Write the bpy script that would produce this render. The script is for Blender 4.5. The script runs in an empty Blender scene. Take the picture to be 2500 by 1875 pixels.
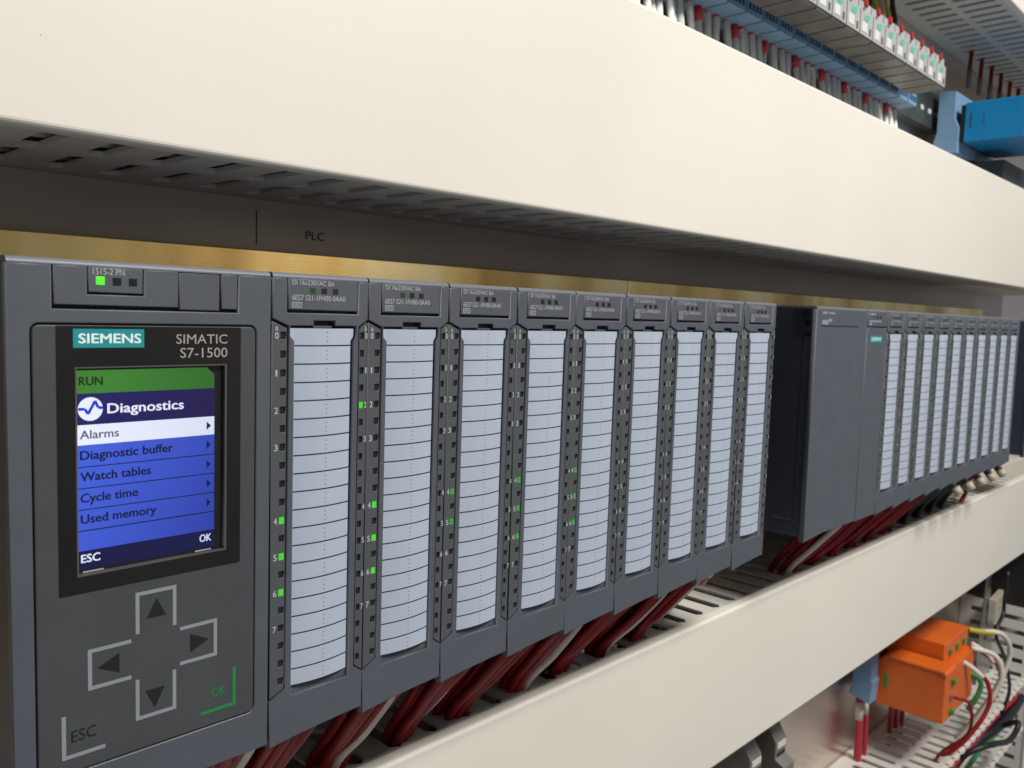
import bpy, bmesh, math, random
from mathutils import Vector, Matrix
random.seed(7)
S = 0.001                                   # all lengths below are millimetres
scene = bpy.context.scene
COL = scene.collection

# ------------------------------------------------------------------ camera, light, exposure
CAM_F, CAM_W = 2060.0, 2500.0
def rodrigues(r):
    v = Vector(r); return Matrix.Rotation(v.length, 3, v.normalized())
BASE = Matrix(((1, 0, 0), (0, 0, -1), (0, 1, 0)))
RC = rodrigues((0.0931, -0.7998, -0.0035)) @ BASE       # rows: right, down, forward
cam = bpy.data.cameras.new("camera")
cam.sensor_width = 36.0
cam.lens = CAM_F / CAM_W * 36.0
cam.clip_start, cam.clip_end = 0.005, 50.0
cam_o = bpy.data.objects.new("camera", cam); COL.objects.link(cam_o)
r, d, f = RC[0], RC[1], RC[2]
m = Matrix(((r[0], -d[0], -f[0]), (r[1], -d[1], -f[1]), (r[2], -d[2], -f[2]))).to_4x4()
m.translation = Vector((-129.94, -225.64, 4.20)) * S
cam_o.matrix_world = m
cam.dof.use_dof = True
cam.dof.focus_distance = 0.285
cam.dof.aperture_fstop = 30.0
scene.camera = cam_o

world = bpy.data.worlds.new("World"); scene.world = world; world.use_nodes = True
bg = world.node_tree.nodes["Background"]
bg.inputs[0].default_value = (0.92, 0.95, 1.0, 1); bg.inputs[1].default_value = 0.215

def area(name, loc, target, sx, sy, power, col):
    L = bpy.data.lights.new(name, 'AREA'); L.shape = 'RECTANGLE'; L.size = sx; L.size_y = sy
    L.energy = power; L.color = col
    o = bpy.data.objects.new(name, L); COL.objects.link(o); o.location = loc
    o.rotation_euler = (Vector(target) - Vector(loc)).to_track_quat('-Z', 'Y').to_euler()
    return o
area("ceiling_lamp", (0.42, -1.0, 1.2), (0.35, 0.0, 0.0), 0.8, 0.3, 38, (1.0, 0.985, 0.965))
area("rail_sheen_fill", (1.25, -1.75, 0.28), (0.3, 0.1, -0.1), 0.6, 0.35, 0.8, (1.0, 0.76, 0.50))  # added warm fill, unseen, set where the rail mirrors it as a gold sheen

vs = scene.view_settings
vs.view_transform = 'Standard'; vs.look = 'None'; vs.exposure = 0.0; vs.gamma = 1.0
scene.cycles.max_bounces = 8

# ------------------------------------------------------------------ materials
def lin(c):
    c = c / 255.0
    return c / 12.92 if c <= 0.04045 else ((c + 0.055) / 1.055) ** 2.4
def rgb(r, g, b): return (lin(r), lin(g), lin(b), 1.0)

def mat(name, col, rough=0.5, metal=0.0, bump=0.0, bscale=900.0, var=0.0, vscale=30.0, emit=None, estr=0.0,
        stretch=None, spec=0.5, col2=None, trans=0.0):
    M = bpy.data.materials.new(name); M.use_nodes = True
    nt = M.node_tree; P = nt.nodes["Principled BSDF"]
    P.inputs["Base Color"].default_value = col
    P.inputs["Roughness"].default_value = rough
    P.inputs["Metallic"].default_value = metal
    P.inputs["Specular IOR Level"].default_value = spec
    P.inputs["Transmission Weight"].default_value = trans
    if emit:
        P.inputs["Emission Color"].default_value = emit; P.inputs["Emission Strength"].default_value = estr
    if bump or var or col2:
        tc = nt.nodes.new("ShaderNodeTexCoord"); mp = nt.nodes.new("ShaderNodeMapping")
        if stretch: mp.inputs["Scale"].default_value = stretch
        geo = nt.nodes.new("ShaderNodeNewGeometry")
        nt.links.new(geo.outputs["Position"], mp.inputs[0])
    if bump:
        n = nt.nodes.new("ShaderNodeTexNoise"); n.inputs["Scale"].default_value = bscale; n.inputs["Detail"].default_value = 3
        b = nt.nodes.new("ShaderNodeBump"); b.inputs["Strength"].default_value = bump; b.inputs["Distance"].default_value = 0.0002
        nt.links.new(mp.outputs[0], n.inputs["Vector"]); nt.links.new(n.outputs[0], b.inputs["Height"])
        nt.links.new(b.outputs[0], P.inputs["Normal"])
    if var or col2:
        n2 = nt.nodes.new("ShaderNodeTexNoise"); n2.inputs["Scale"].default_value = vscale; n2.inputs["Detail"].default_value = 5
        nt.links.new(mp.outputs[0], n2.inputs["Vector"])
        rp = nt.nodes.new("ShaderNodeValToRGB")
        rp.color_ramp.elements[0].position = 0.35; rp.color_ramp.elements[1].position = 0.65
        a = col2 if col2 else tuple(c * (1 - var) for c in col[:3]) + (1,)
        bcol = col if col2 else tuple(min(1, c * (1 + var)) for c in col[:3]) + (1,)
        rp.color_ramp.elements[0].color = a; rp.color_ramp.elements[1].color = bcol
        nt.links.new(n2.outputs[0], rp.inputs[0]); nt.links.new(rp.outputs[0], P.inputs["Base Color"])
    return M

def specks(Mt, scale, size, dark):
    nt = Mt.node_tree; P = nt.nodes["Principled BSDF"]; src = P.inputs["Base Color"].links[0].from_socket
    geo = nt.nodes.new("ShaderNodeNewGeometry"); v = nt.nodes.new("ShaderNodeTexVoronoi"); v.inputs["Scale"].default_value = scale
    nt.links.new(geo.outputs["Position"], v.inputs["Vector"])
    lt = nt.nodes.new("ShaderNodeMath"); lt.operation = 'LESS_THAN'; lt.inputs[1].default_value = size
    nt.links.new(v.outputs["Distance"], lt.inputs[0])
    mx = nt.nodes.new("ShaderNodeMix"); mx.data_type = 'RGBA'
    nt.links.new(lt.outputs[0], mx.inputs["Factor"]); nt.links.new(src, mx.inputs["A"]); mx.inputs["B"].default_value = dark
    nt.links.new(mx.outputs["Result"], P.inputs["Base Color"])

def emis(name, col, s=1.0):
    return mat(name, (0.004, 0.004, 0.004, 1), 0.25, emit=col, estr=s)

M = {}
M['grey'] = mat('module_grey_plastic', (0.073, 0.081, 0.095, 1), 0.5, bump=0.35, bscale=2600, var=0.05, vscale=60)
M['cap'] = mat('module_top_plastic', (0.115, 0.122, 0.142, 1), 0.45, bump=0.2, bscale=2600)
M['greyS'] = mat('indicator_strip_plastic', (0.068, 0.075, 0.078, 1), 0.46, bump=0.3, bscale=2600, var=0.04, vscale=80)
M['door'] = mat('display_door_plastic', (0.052, 0.056, 0.057, 1), 0.5, bump=0.35, bscale=2600, var=0.05, vscale=60)
M['navy'] = mat('module_side_plastic', (0.036, 0.043, 0.066, 1), 0.45, bump=0.3, bscale=2000)
M['black'] = mat('black_glossy', (0.008, 0.0075, 0.007, 1), 0.3, var=0.2, vscale=40)
M['cavity'] = mat('dark_recess_plastic', (0.008, 0.009, 0.011, 1), 0.6)
M['printh'] = mat('header_print', (0.36, 0.37, 0.36, 1), 0.6)
M['lampoff'] = mat('lamp_window_off', (0.012, 0.013, 0.012, 1), 0.25)
M['lampon'] = mat('lamp_window_green', (0.05, 0.35, 0.03, 1), 0.3, emit=(0.035, 0.50, 0.012, 1), estr=0.62, var=0.25, vscale=900)
M['lampmid'] = mat('lamp_window_mid', (0.04, 0.25, 0.03, 1), 0.3, emit=(0.025, 0.36, 0.01, 1), estr=0.3, var=0.25, vscale=900)
M['lampdim'] = mat('lamp_window_dim', (0.010, 0.035, 0.009, 1), 0.3, emit=(0.006, 0.06, 0.003, 1), estr=0.35)
M['lampbright'] = mat('lamp_window_bright', (0.05, 0.35, 0.03, 1), 0.3, emit=(0.08, 0.85, 0.01, 1), estr=0.85)
M['label'] = mat('label_card', (0.385, 0.432, 0.508, 1), 0.62, bump=0.12, bscale=1500, var=0.025, vscale=50)
M['line'] = mat('label_print_line', (0.010, 0.012, 0.018, 1), 0.6)
M['print'] = mat('pale_print', (0.44, 0.45, 0.44, 1), 0.6)
M['printg'] = mat('grey_print', (0.23, 0.25, 0.27, 1), 0.6)
M['printk'] = mat('black_print', (0.008, 0.007, 0.006, 1), 0.55)
M['printgreen'] = mat('green_print', (0.012, 0.20, 0.045, 1), 0.55)
M['teal'] = mat('teal_print', (0.006, 0.25, 0.26, 1), 0.5)
M['tealw'] = mat('white_print', (0.75, 0.85, 0.85, 1), 0.5)
M['silverp'] = mat('silver_print', (0.33, 0.31, 0.28, 1), 0.5)
M['bezel'] = mat('bezel_grey', (0.085, 0.08, 0.075, 1), 0.35)
M['duct'] = mat('trunking_pvc', (0.73, 0.685, 0.592, 1), 0.45, bump=0.1, bscale=420, var=0.022, vscale=7)
specks(M['duct'], 48, 0.015, (0.36, 0.33, 0.28, 1))
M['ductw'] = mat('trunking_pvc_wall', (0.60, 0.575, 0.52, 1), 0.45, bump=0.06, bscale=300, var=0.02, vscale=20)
M['panel'] = mat('galvanised_plate', (0.78, 0.69, 0.63, 1), 0.3, metal=1.0, bump=0.05, bscale=60, var=0.08, vscale=8)
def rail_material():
    Mt = mat('brushed_rail_painted_bands', (0.92, 0.72, 0.34, 1), 0.26, metal=1.0); nt = Mt.node_tree; P = nt.nodes["Principled BSDF"]
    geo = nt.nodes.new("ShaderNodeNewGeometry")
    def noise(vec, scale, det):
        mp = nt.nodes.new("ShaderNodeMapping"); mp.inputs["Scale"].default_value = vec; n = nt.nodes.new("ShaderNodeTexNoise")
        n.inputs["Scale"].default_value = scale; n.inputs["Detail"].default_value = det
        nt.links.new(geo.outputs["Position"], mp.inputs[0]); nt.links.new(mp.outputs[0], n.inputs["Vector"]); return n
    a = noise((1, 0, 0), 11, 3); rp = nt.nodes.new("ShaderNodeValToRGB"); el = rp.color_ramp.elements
    el[0].position = 0.40; el[0].color = (0.55, 0.36, 0.13, 1); el[1].position = 0.60; el[1].color = (1.0, 0.88, 0.50, 1)  # vertical gold bands: room reflections painted into the rail colour
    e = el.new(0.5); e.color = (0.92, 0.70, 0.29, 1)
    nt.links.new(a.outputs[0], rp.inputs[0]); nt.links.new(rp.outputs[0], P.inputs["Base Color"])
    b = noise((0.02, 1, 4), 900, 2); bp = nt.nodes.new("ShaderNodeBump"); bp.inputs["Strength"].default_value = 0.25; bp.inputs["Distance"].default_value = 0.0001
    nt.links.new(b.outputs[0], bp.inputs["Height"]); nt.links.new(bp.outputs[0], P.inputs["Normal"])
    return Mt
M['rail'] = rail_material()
M['brown'] = mat('marking_plate_brown', (0.40, 0.335, 0.285, 1), 0.28, var=0.08, vscale=9)
M['rail_dark'] = mat('dark_rail_steel', (0.10, 0.115, 0.11, 1), 0.4, metal=0.6, var=0.2, vscale=40)
M['steel'] = mat('zinc_steel', (0.45, 0.45, 0.43, 1), 0.38, metal=1.0, var=0.15, vscale=40)
M['red'] = mat('red_wire', (0.24, 0.010, 0.012, 1), 0.5, spec=0.25, var=0.25, vscale=60)
M['redb'] = mat('red_sleeve', (0.36, 0.02, 0.03, 1), 0.45)
M['wire_white'] = mat('white_wire', (0.62, 0.57, 0.49, 1), 0.5, var=0.08, vscale=90)
M['sleeve'] = mat('white_sleeve', (0.88, 0.85, 0.79, 1), 0.5, var=0.06, vscale=120)
M['wire_black'] = mat('black_wire', (0.010, 0.010, 0.011, 1), 0.45)
M['wire_blue'] = mat('blue_wire', (0.012, 0.022, 0.10, 1), 0.45)
M['wire_green'] = mat('green_wire', (0.03, 0.20, 0.05, 1), 0.45)
M['wire_yellow'] = mat('yellow_wire', (0.42, 0.36, 0.03, 1), 0.5)
M['beige'] = mat('beige_sleeve', (0.42, 0.37, 0.27, 1), 0.5)
M['blue'] = mat('socket_blue', (0.16, 0.285, 0.43, 1), 0.45, bump=0.1, bscale=900, var=0.05, vscale=40)
M['blued'] = mat('socket_hole', (0.012, 0.035, 0.08, 1), 0.5)
M['slate'] = mat('slate_housing', (0.022, 0.033, 0.046, 1), 0.5)
M['azure'] = mat('azure_housing', (0.003, 0.18, 0.40, 1), 0.4, var=0.06, vscale=25)
M['relay'] = mat('relay_housing', (0.38, 0.38, 0.365, 1), 0.4, var=0.04, vscale=60)
M['relayd'] = mat('relay_smoke', (0.085, 0.083, 0.075, 1), 0.35, var=0.35, vscale=70)
M['relayw'] = mat('relay_label', (0.62, 0.61, 0.56, 1), 0.5)
M['relaygreen'] = mat('relay_print_green', (0.10, 0.42, 0.26, 1), 0.5)
M['tabred'] = mat('relay_tab_red', (0.38, 0.018, 0.012, 1), 0.4)
M['orange'] = mat('orange_housing', (0.68, 0.125, 0.012, 1), 0.42, bump=0.08, bscale=700, var=0.05, vscale=30)
M['green'] = mat('green_terminal', (0.05, 0.24, 0.04, 1), 0.45)
M['terminal'] = mat('grey_terminal', (0.17, 0.16, 0.135, 1), 0.5, var=0.08, vscale=80)
# screen
M['s_green'] = emis('screen_green', rgb(46, 116, 40)); M['s_navy'] = emis('screen_navy', rgb(24, 17, 74))
M['s_white'] = emis('screen_white', rgb(222, 228, 252)); M['s_blue'] = emis('screen_blue', rgb(52, 80, 196))
M['s_foot'] = emis('screen_footer', rgb(14, 12, 66)); M['s_ink'] = emis('screen_ink', rgb(14, 16, 62))
M['s_grey'] = emis('screen_grey', rgb(92, 96, 112)); M['s_icon'] = emis('screen_icon', rgb(30, 52, 205))
def backlight(Mt, c0, c1):
    nt = Mt.node_tree; P = nt.nodes["Principled BSDF"]; geo = nt.nodes.new("ShaderNodeNewGeometry"); sp = nt.nodes.new("ShaderNodeSeparateXYZ")
    ad = nt.nodes.new("ShaderNodeMath"); ad.operation = 'MULTIPLY_ADD'; ad.inputs[1].default_value = -0.5
    mr = nt.nodes.new("ShaderNodeMapRange"); mr.inputs[1].default_value = -0.054 + 0.016; mr.inputs[2].default_value = -0.017 + 0.032
    mx = nt.nodes.new("ShaderNodeMix"); mx.data_type = 'RGBA'; mx.inputs["A"].default_value = c0; mx.inputs["B"].default_value = c1
    nt.links.new(geo.outputs["Position"], sp.inputs[0]); nt.links.new(sp.outputs["Z"], ad.inputs[0]); nt.links.new(sp.outputs["X"], ad.inputs[2])
    nt.links.new(ad.outputs[0], mr.inputs[0]); nt.links.new(mr.outputs[0], mx.inputs["Factor"]); nt.links.new(mx.outputs["Result"], P.inputs["Emission Color"])
backlight(M['s_blue'], rgb(66, 98, 222), rgb(42, 58, 160)); backlight(M['s_green'], rgb(62, 126, 46), rgb(22, 78, 28))
backlight(M['s_white'], rgb(236, 240, 255), rgb(206, 212, 240)); backlight(M['s_navy'], rgb(30, 26, 96), rgb(28, 14, 52))
M['s_run'] = emis('screen_run', rgb(22, 42, 14))

# ------------------------------------------------------------------ mesh helpers
def finish(me, material, smooth=False):
    me.materials.clear(); me.materials.append(M[material] if isinstance(material, str) else material)
    if smooth:
        for p in me.polygons: p.use_smooth = True
    return me

def bm_mesh(bm, name, material, smooth=False):
    bmesh.ops.recalc_face_normals(bm, faces=bm.faces[:])
    me = bpy.data.meshes.new(name); bm.to_mesh(me); bm.free()
    return finish(me, material, smooth)

def add_box(bm, x0, x1, y0, y1, z0, z1, bev=0.0):
    vs_ = [bm.verts.new((x * S, y * S, z * S)) for x in (x0, x1) for y in (y0, y1) for z in (z0, z1)]
    idx = [(0, 1, 3, 2), (4, 6, 7, 5), (0, 4, 5, 1), (2, 3, 7, 6), (0, 2, 6, 4), (1, 5, 7, 3)]
    fs = [bm.faces.new([vs_[i] for i in t]) for t in idx]
    if bev:
        es = list({e for f_ in fs for e in f_.edges})
        bmesh.ops.recalc_face_normals(bm, faces=fs)
        bmesh.ops.bevel(bm, geom=es, offset=bev * S, segments=2, profile=0.6, affect='EDGES')

def box(name, x0, x1, y0, y1, z0, z1, material, bev=0.0):
    bm = bmesh.new(); add_box(bm, x0, x1, y0, y1, z0, z1, bev); return bm_mesh(bm, name, material)

def boxes(name, lst, material, bev=0.0):
    bm = bmesh.new()
    for b in lst: add_box(bm, *b, bev)
    return bm_mesh(bm, name, material)

def prism(name, prof, a0, a1, material, axis='x', bev=0.0):
    """prof: closed polygon; axis x -> (y,z) ; y -> (x,z) ; z -> (x,y)"""
    bm = bmesh.new()
    def P(u, v, a):
        t = {'x': (a, u, v), 'y': (u, a, v), 'z': (u, v, a)}[axis]
        return bm.verts.new((t[0] * S, t[1] * S, t[2] * S))
    A = [P(u, v, a0) for u, v in prof]; B = [P(u, v, a1) for u, v in prof]
    bm.faces.new(A); bm.faces.new(B[::-1])
    n = len(prof)
    for i in range(n): bm.faces.new((A[i], A[(i + 1) % n], B[(i + 1) % n], B[i]))
    if bev:
        bmesh.ops.recalc_face_normals(bm, faces=bm.faces[:])
        bmesh.ops.bevel(bm, geom=bm.edges[:], offset=bev * S, segments=2, profile=0.6, affect='EDGES')
    return bm_mesh(bm, name, material)

def curve_to_mesh(cu):
    o = bpy.data.objects.new("tmp", cu); COL.objects.link(o)
    dg = bpy.context.evaluated_depsgraph_get(); dg.update()
    me = bpy.data.meshes.new_from_object(o.evaluated_get(dg), depsgraph=dg)
    bpy.data.objects.remove(o); bpy.data.curves.remove(cu)
    return me

def plate(name, outer, holes, y0, y1, material, bev=0.0):
    """flat plate in the XZ plane (holes allowed) from y0 (front) to y1, bevelled edges"""
    cu = bpy.data.curves.new("t", 'CURVE'); cu.dimensions = '2D'; cu.fill_mode = 'BOTH'
    for poly in [outer] + list(holes):
        sp = cu.splines.new('POLY'); sp.points.add(len(poly) - 1); sp.use_cyclic_u = True
        for p, (x, z) in zip(sp.points, poly): p.co = (x, z, 0, 1)
    t = (y1 - y0) / 2
    cu.extrude = max(t - bev, 0.0001); cu.bevel_depth = bev; cu.bevel_resolution = 1
    cu.offset = -bev if bev else 0.0
    me = curve_to_mesh(cu); me.name = name
    for v in me.vertices:
        x, z, h = v.co; v.co = (x * S, ((y0 + y1) / 2 - h) * S, z * S)
    return finish(me, material)

def text_mesh(s, x, z, height, width=None, material='print', y=-0.1, bold=0.0):
    """flat lettering: cap height and overall width in mm, lower-left corner at x,z; bold = extra stroke width"""
    cu = bpy.data.curves.new("t", 'FONT'); cu.body = s; cu.size = 1.0; cu.resolution_u = 3; cu.fill_mode = 'FRONT'
    me = curve_to_mesh(cu)
    xs = [v.co.x for v in me.vertices]; x0, x1 = min(xs), max(xs)
    k = height / 0.694; kx = k if width is None else width / (x1 - x0)
    shifts = [(0, 0, 0)]
    if bold: shifts += [(bold * k, 0, 0.012), (bold * k * 0.5, bold * k * 0.6, 0.024)]
    vs_, fs_ = [], []
    for sx, sz, sy in shifts:
        o = len(vs_)
        vs_ += [((x + (v.co.x - x0) * kx + sx) * S, (y - sy) * S, (z + v.co.y * k + sz) * S) for v in me.vertices]
        fs_ += [[o + i for i in p.vertices] for p in me.polygons]
    out = bpy.data.meshes.new('lettering'); out.from_pydata(vs_, [], fs_); bpy.data.meshes.remove(me)
    return finish(out, material)

def join(name, meshes):
    """join meshes keeping their materials"""
    bm = bmesh.new(); mats = []
    for me in meshes:
        n0 = len(bm.faces); bm.from_mesh(me); bm.faces.ensure_lookup_table()
        mt = me.materials[0]
        if mt not in mats: mats.append(mt)
        for f_ in bm.faces[n0:]: f_.material_index = mats.index(mt)
    out = bpy.data.meshes.new(name); bm.to_mesh(out); bm.free()
    for mt in mats: out.materials.append(mt)
    return out

def poly(name, pts, material, y=-0.1):
    bm = bmesh.new(); f_ = bm.faces.new([bm.verts.new((x * S, y * S, z * S)) for x, z in pts])
    f_.normal_update()
    if f_.normal.y > 0: f_.normal_flip()
    me = bpy.data.meshes.new(name); bm.to_mesh(me); bm.free()
    return finish(me, material)

def rect(name, x0, x1, z0, z1, material, y=-0.1):
    return poly(name, [(x0, z0), (x1, z0), (x1, z1), (x0, z1)], material, y)

def rounded(x0, x1, z0, z1, rad, n=5):
    out = []
    for cx, cz, a in ((x1 - rad, z1 - rad, 0), (x0 + rad, z1 - rad, 90), (x0 + rad, z0 + rad, 180), (x1 - rad, z0 + rad, 270)):
        for i in range(n + 1):
            t = math.radians(a + 90 * i / n); out.append((cx + rad * math.cos(t), cz + rad * math.sin(t)))
    return out

def cap_mesh(x0, x1):
    prof = [(0.05 + 1.6 * (1 - math.cos(math.radians(a))), 12.28 + 1.6 * math.sin(math.radians(a))) for a in range(0, 91, 15)] + [(100, 13.88), (100, 12.6), (3.2, 12.6), (3.2, 12.28)]
    me = prism('top_cap', prof, x0, x1, 'cap', 'x')
    return me
def catmull(P, n=8):
    P = [Vector(p) for p in P]; Q = [2 * P[0] - P[1]] + P + [2 * P[-1] - P[-2]]; out = []
    for i in range(1, len(Q) - 2):
        a, b, c, d_ = Q[i - 1:i + 3]
        for j in range(n):
            t = j / n
            out.append(0.5 * ((2 * b) + (c - a) * t + (2 * a - 5 * b + 4 * c - d_) * t * t + (3 * b - a - 3 * c + d_) * t ** 3))
    out.append(Q[-2]); return out

def tube(name, pts, rad, material, sides=8, n=7):
    path = catmull(pts, n) if len(pts) > 2 else [Vector(p) for p in pts]
    bm = bmesh.new(); rings = []; up = Vector((0.13, 0.97, 0.2)).normalized()
    for i, p in enumerate(path):
        t = (path[min(i + 1, len(path) - 1)] - path[max(i - 1, 0)]).normalized()
        u = t.cross(up); u = u.normalized() if u.length > 1e-4 else Vector((1, 0, 0)); w = t.cross(u)
        rings.append([bm.verts.new((p + (u * math.cos(a) + w * math.sin(a)) * rad) * S)
                      for a in (2 * math.pi * k / sides for k in range(sides))])
    for A, B in zip(rings, rings[1:]):
        for k in range(sides): bm.faces.new((A[k], A[(k + 1) % sides], B[(k + 1) % sides], B[k]))
    bm.faces.new(rings[0]); bm.faces.new(rings[-1])
    return bm_mesh(bm, name, material, smooth=True)

# ------------------------------------------------------------------ object helpers
def link(name, me, parent=None, off=(0, 0, 0)):
    o = bpy.data.objects.new(name, me); COL.objects.link(o)
    o.location = Vector(off) * S
    if parent:
        o.parent = parent
        b = parent.get('_b')
        if b is not None: o.location = (Vector(off) - Vector(b)) * S
    return o

def thing(name, label, cat, at=(0, 0, 0), base=(0, 0, 0), group=None):
    """Empty standing at at+base; parts are given in coordinates relative to at"""
    o = bpy.data.objects.new(name, None); COL.objects.link(o)
    o.empty_display_size = 0.01
    o.location = (Vector(at) + Vector(base)) * S
    o['label'] = label; o['category'] = cat
    if group: o['group'] = group
    o['_b'] = base
    return o

def sub(name, me, part):
    """sub-part sharing the part's own coordinates"""
    o = bpy.data.objects.new(name, me); COL.objects.link(o); o.parent = part
    return o

def tag(o, label, cat, group=None):
    o['label'] = label; o['category'] = cat
    if group: o['group'] = group
    return o

# ------------------------------------------------------------------ setting: back plate
YP = 135.0
plate_o = link('back_plate', box('back_plate', -700, 2300, YP, YP + 3, -900, 750, 'panel'))
plate_o['kind'] = 'structure'
mp_ = thing('marking_plate', 'dark brown marking plate lettered PLC between trunking and brass rail', 'plate', (0, 0, 0), (460, 134, 28))
link('plate', box('plate', -260, 1290, 133.4, 134.9, 20, 52.2, 'brown'), mp_)
link('lettering', text_mesh('PLC', 94.5, 36.0, 3.9, 10.6, 'printk', 133.3, 0.03), mp_)
link('divider_line', rect('divider_line', 68.4, 69.0, 31.2, 47.0, 'printk', 133.3), mp_)

# ------------------------------------------------------------------ trunking
def finger_mesh(w, y0, y1, z0, z1, ch=2.6):
    """one tongue of the slotted wall, flared at both ends so slots end in chamfers"""
    h = w / 2; g = 9.95
    prof = [(-g, y0), (g, y0), (h, y0 + ch), (h, y1 - ch), (g, y1), (-g, y1), (-h, y1 - ch), (-h, y0 + ch)]
    return prism('finger', prof, z0, z1, 'ductw', 'z', 0.0)

def slotted_wall(duct, x0, x1, phase, z0, z1, yf, rows, yb):
    """rows of tongues with continuous strips between; phase = x of a slot centre"""
    strips = []
    ys = [yf] + [v for r_ in rows for v in r_] + [yb]
    for i in range(0, len(ys), 2): strips.append((x0, x1, ys[i], ys[i + 1], z0, z1))
    link('wall_strip', boxes('wall_strip', strips, 'ductw'), duct)
    meshes = [finger_mesh(12.4, a + 0.01, b - 0.01, z0 + 0.01, z1 - 0.01) for a, b in rows]
    i0 = math.ceil((x0 - phase) / 20); i1 = math.floor((x1 - phase) / 20)
    for i in range(i0, i1):
        for me in meshes: link('finger', me, duct, (phase + 20 * i + 10, 0, 0))

def cover_mesh(x0, x1, yf, z0, z1, ret=6.5, t=1.6, r_=1.8):
    def arc(cy, cz, a0, a1, rr, n=4):
        return [(cy + rr * math.cos(math.radians(a0 + (a1 - a0) * i / n)), cz + rr * math.sin(math.radians(a0 + (a1 - a0) * i / n))) for i in range(n + 1)]
    outer = [(yf + ret, z1)] + arc(yf + r_, z1 - r_, 90, 180, r_) + arc(yf + r_, z0 + r_, 180, 270, r_) + [(yf + ret, z0)]
    inner = [(yf + ret, z0 + t), (yf + t, z0 + t), (yf + t, z1 - t), (yf + ret, z1 - t)]
    bm = bmesh.new(); loop = outer + inner
    A = [bm.verts.new((x0 * S, y * S, z * S)) for y, z in loop]; B = [bm.verts.new((x1 * S, y * S, z * S)) for y, z in loop]
    n = len(loop)
    for i in range(n): bm.faces.new((A[i], A[(i + 1) % n], B[(i + 1) % n], B[i]))
    bm.faces.new(A); bm.faces.new(B[::-1])
    return bm_mesh(bm, 'cover', 'duct')

ROWS = [(44.0, 81.0), (85.5, 120.0)]
up = thing('cable_trunking', 'wide cream cable trunking with closed cover running above the controller rack', 'trunking', (0, 0, 0), (550, 85, 51))
link('cover', cover_mesh(-420, 1290, 33.6, 50.6, 159.0), up)
link('base', box('base', -420, 1290, 132.5, 134.9, 52.4, 157.4, 'ductw'), up)
slotted_wall(up, -240, 1280, 17.5, 52.3, 54.1, 40.2, ROWS, 132.4)
link('wall', box('wall', -420, 1290, 36, 132.4, 155.4, 157.2, 'ductw'), up)

cf = thing('cable_run', 'grey cables lying inside the upper trunking, glimpsed through its underside slots', 'cables', (0, 0, 0), (100, 80, 55))
for k in range(9):
    y = 46 + 9 * k
    link('wire', tube('wire', [(-240, y, 58 + k % 2), (-60, y + 2, 58.5), (120, y - 2, 58 + k % 3), (420, y + 1, 58)], 3.6, ('wire_white', 'terminal', 'wire_white')[k % 3], 8, 6), cf)
lo = thing('cable_trunking', 'cream cable trunking with closed cover below the controller rack catching the red wires', 'trunking', (0, 0, 0), (550, 85, -279))
link('cover', cover_mesh(-420, 1290, 33.6, -279.4, -179.2), lo)
link('base', box('base', -420, 1290, 132.5, 134.9, -277.6, -181, 'ductw'), lo)
slotted_wall(lo, -240, 1280, 7.6, -182.8, -181.0, 40.2, ROWS, 132.4)
link('wall', box('wall', -420, 1290, 36, 132.4, -277.7, -275.9, 'ductw'), lo)

d2 = thing('cable_trunking', 'topmost grey cable trunking with two rows of slots above the relays', 'trunking', (0, 0, 0), (1050, 85, 332))
link('cover', cover_mesh(300, 1800, 33.6, 331.5, 432), d2)
link('base', box('base', 300, 1800, 132.5, 134.9, 333, 430, 'ductw'), d2)
link('wall', box('wall', 300, 1800, 36, 132.4, 428, 430, 'ductw'), d2)
slotted_wall(d2, 600, 1500, 10.0, 332.4, 334.2, 40.2, ROWS, 132.4)

d3 = thing('cable_trunking', 'open slotted cable trunking without cover holding a loom, under the orange relays', 'trunking', (0, 0, 0), (1000, 90, -585))
link('base', box('base', 560, 1500, 132.5, 134.9, -556, -486, 'ductw'), d3)
slotted_wall(d3, 600, 1500, 8.0, -486.6, -484.6, 47.0, [(52.0, 81.5), (85.5, 119.5)], 132.4)
slotted_wall(d3, 700, 1500, 8.0, -556.0, -554.0, 47.0, [(52.0, 81.5), (85.5, 119.5)], 132.4)
low_lip = prism('finger_head', [(-6.6, 47), (-8.2, 43.6), (-4.0, 41.2), (4.0, 41.2), (8.2, 43.6), (6.6, 47)], -557, -553.7, 'duct', 'z', 0.0)
for i in range(20): link('finger_head', low_lip, d3, (878 + 20 * i, 0, 0))
lip = prism('finger_head', [(-6.6, 47), (-8.2, 43.6), (-4.0, 41.2), (4.0, 41.2), (8.2, 43.6), (6.6, 47)], -486.9, -483.6, 'duct', 'z', 0.0)
for i in range(34): link('finger_head', lip, d3, (618 + 20 * i, 0, 0))

d4 = thing('cable_trunking', 'upright slotted cable trunking beyond the orange relays', 'trunking', (0, 0, 0), (1240, 90, -640))
def wall_v(duct, X, z0, z1):
    link('wall_strip', boxes('wall_strip', [(X, X + 2, 40, 50, z0, z1), (X, X + 2, 82, 86, z0, z1), (X, X + 2, 120, 134.5, z0, z1)], 'ductw'), duct)
    for a, b in ((50.01, 81.99), (86.01, 119.99)):
        me = box('finger', X + .01, X + 1.99, a, b, -6.4, 6.4, 'ductw')
        for k in range(int((z1 - z0) / 20)): link('finger', me, duct, (0, 0, z1 - 8 - 20 * k))
wall_v(d4, 1202, -760, -384)
link('cover', box('cover', 1200, 1280, 37, 39.8, -760, -384, 'duct', 0.6), d4)
link('wall', box('wall', 1278, 1280, 40, 131.9, -760, -384, 'ductw'), d4)
link('base', box('base', 1205, 1280, 132, 134.9, -760, -384, 'ductw'), d4)

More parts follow.
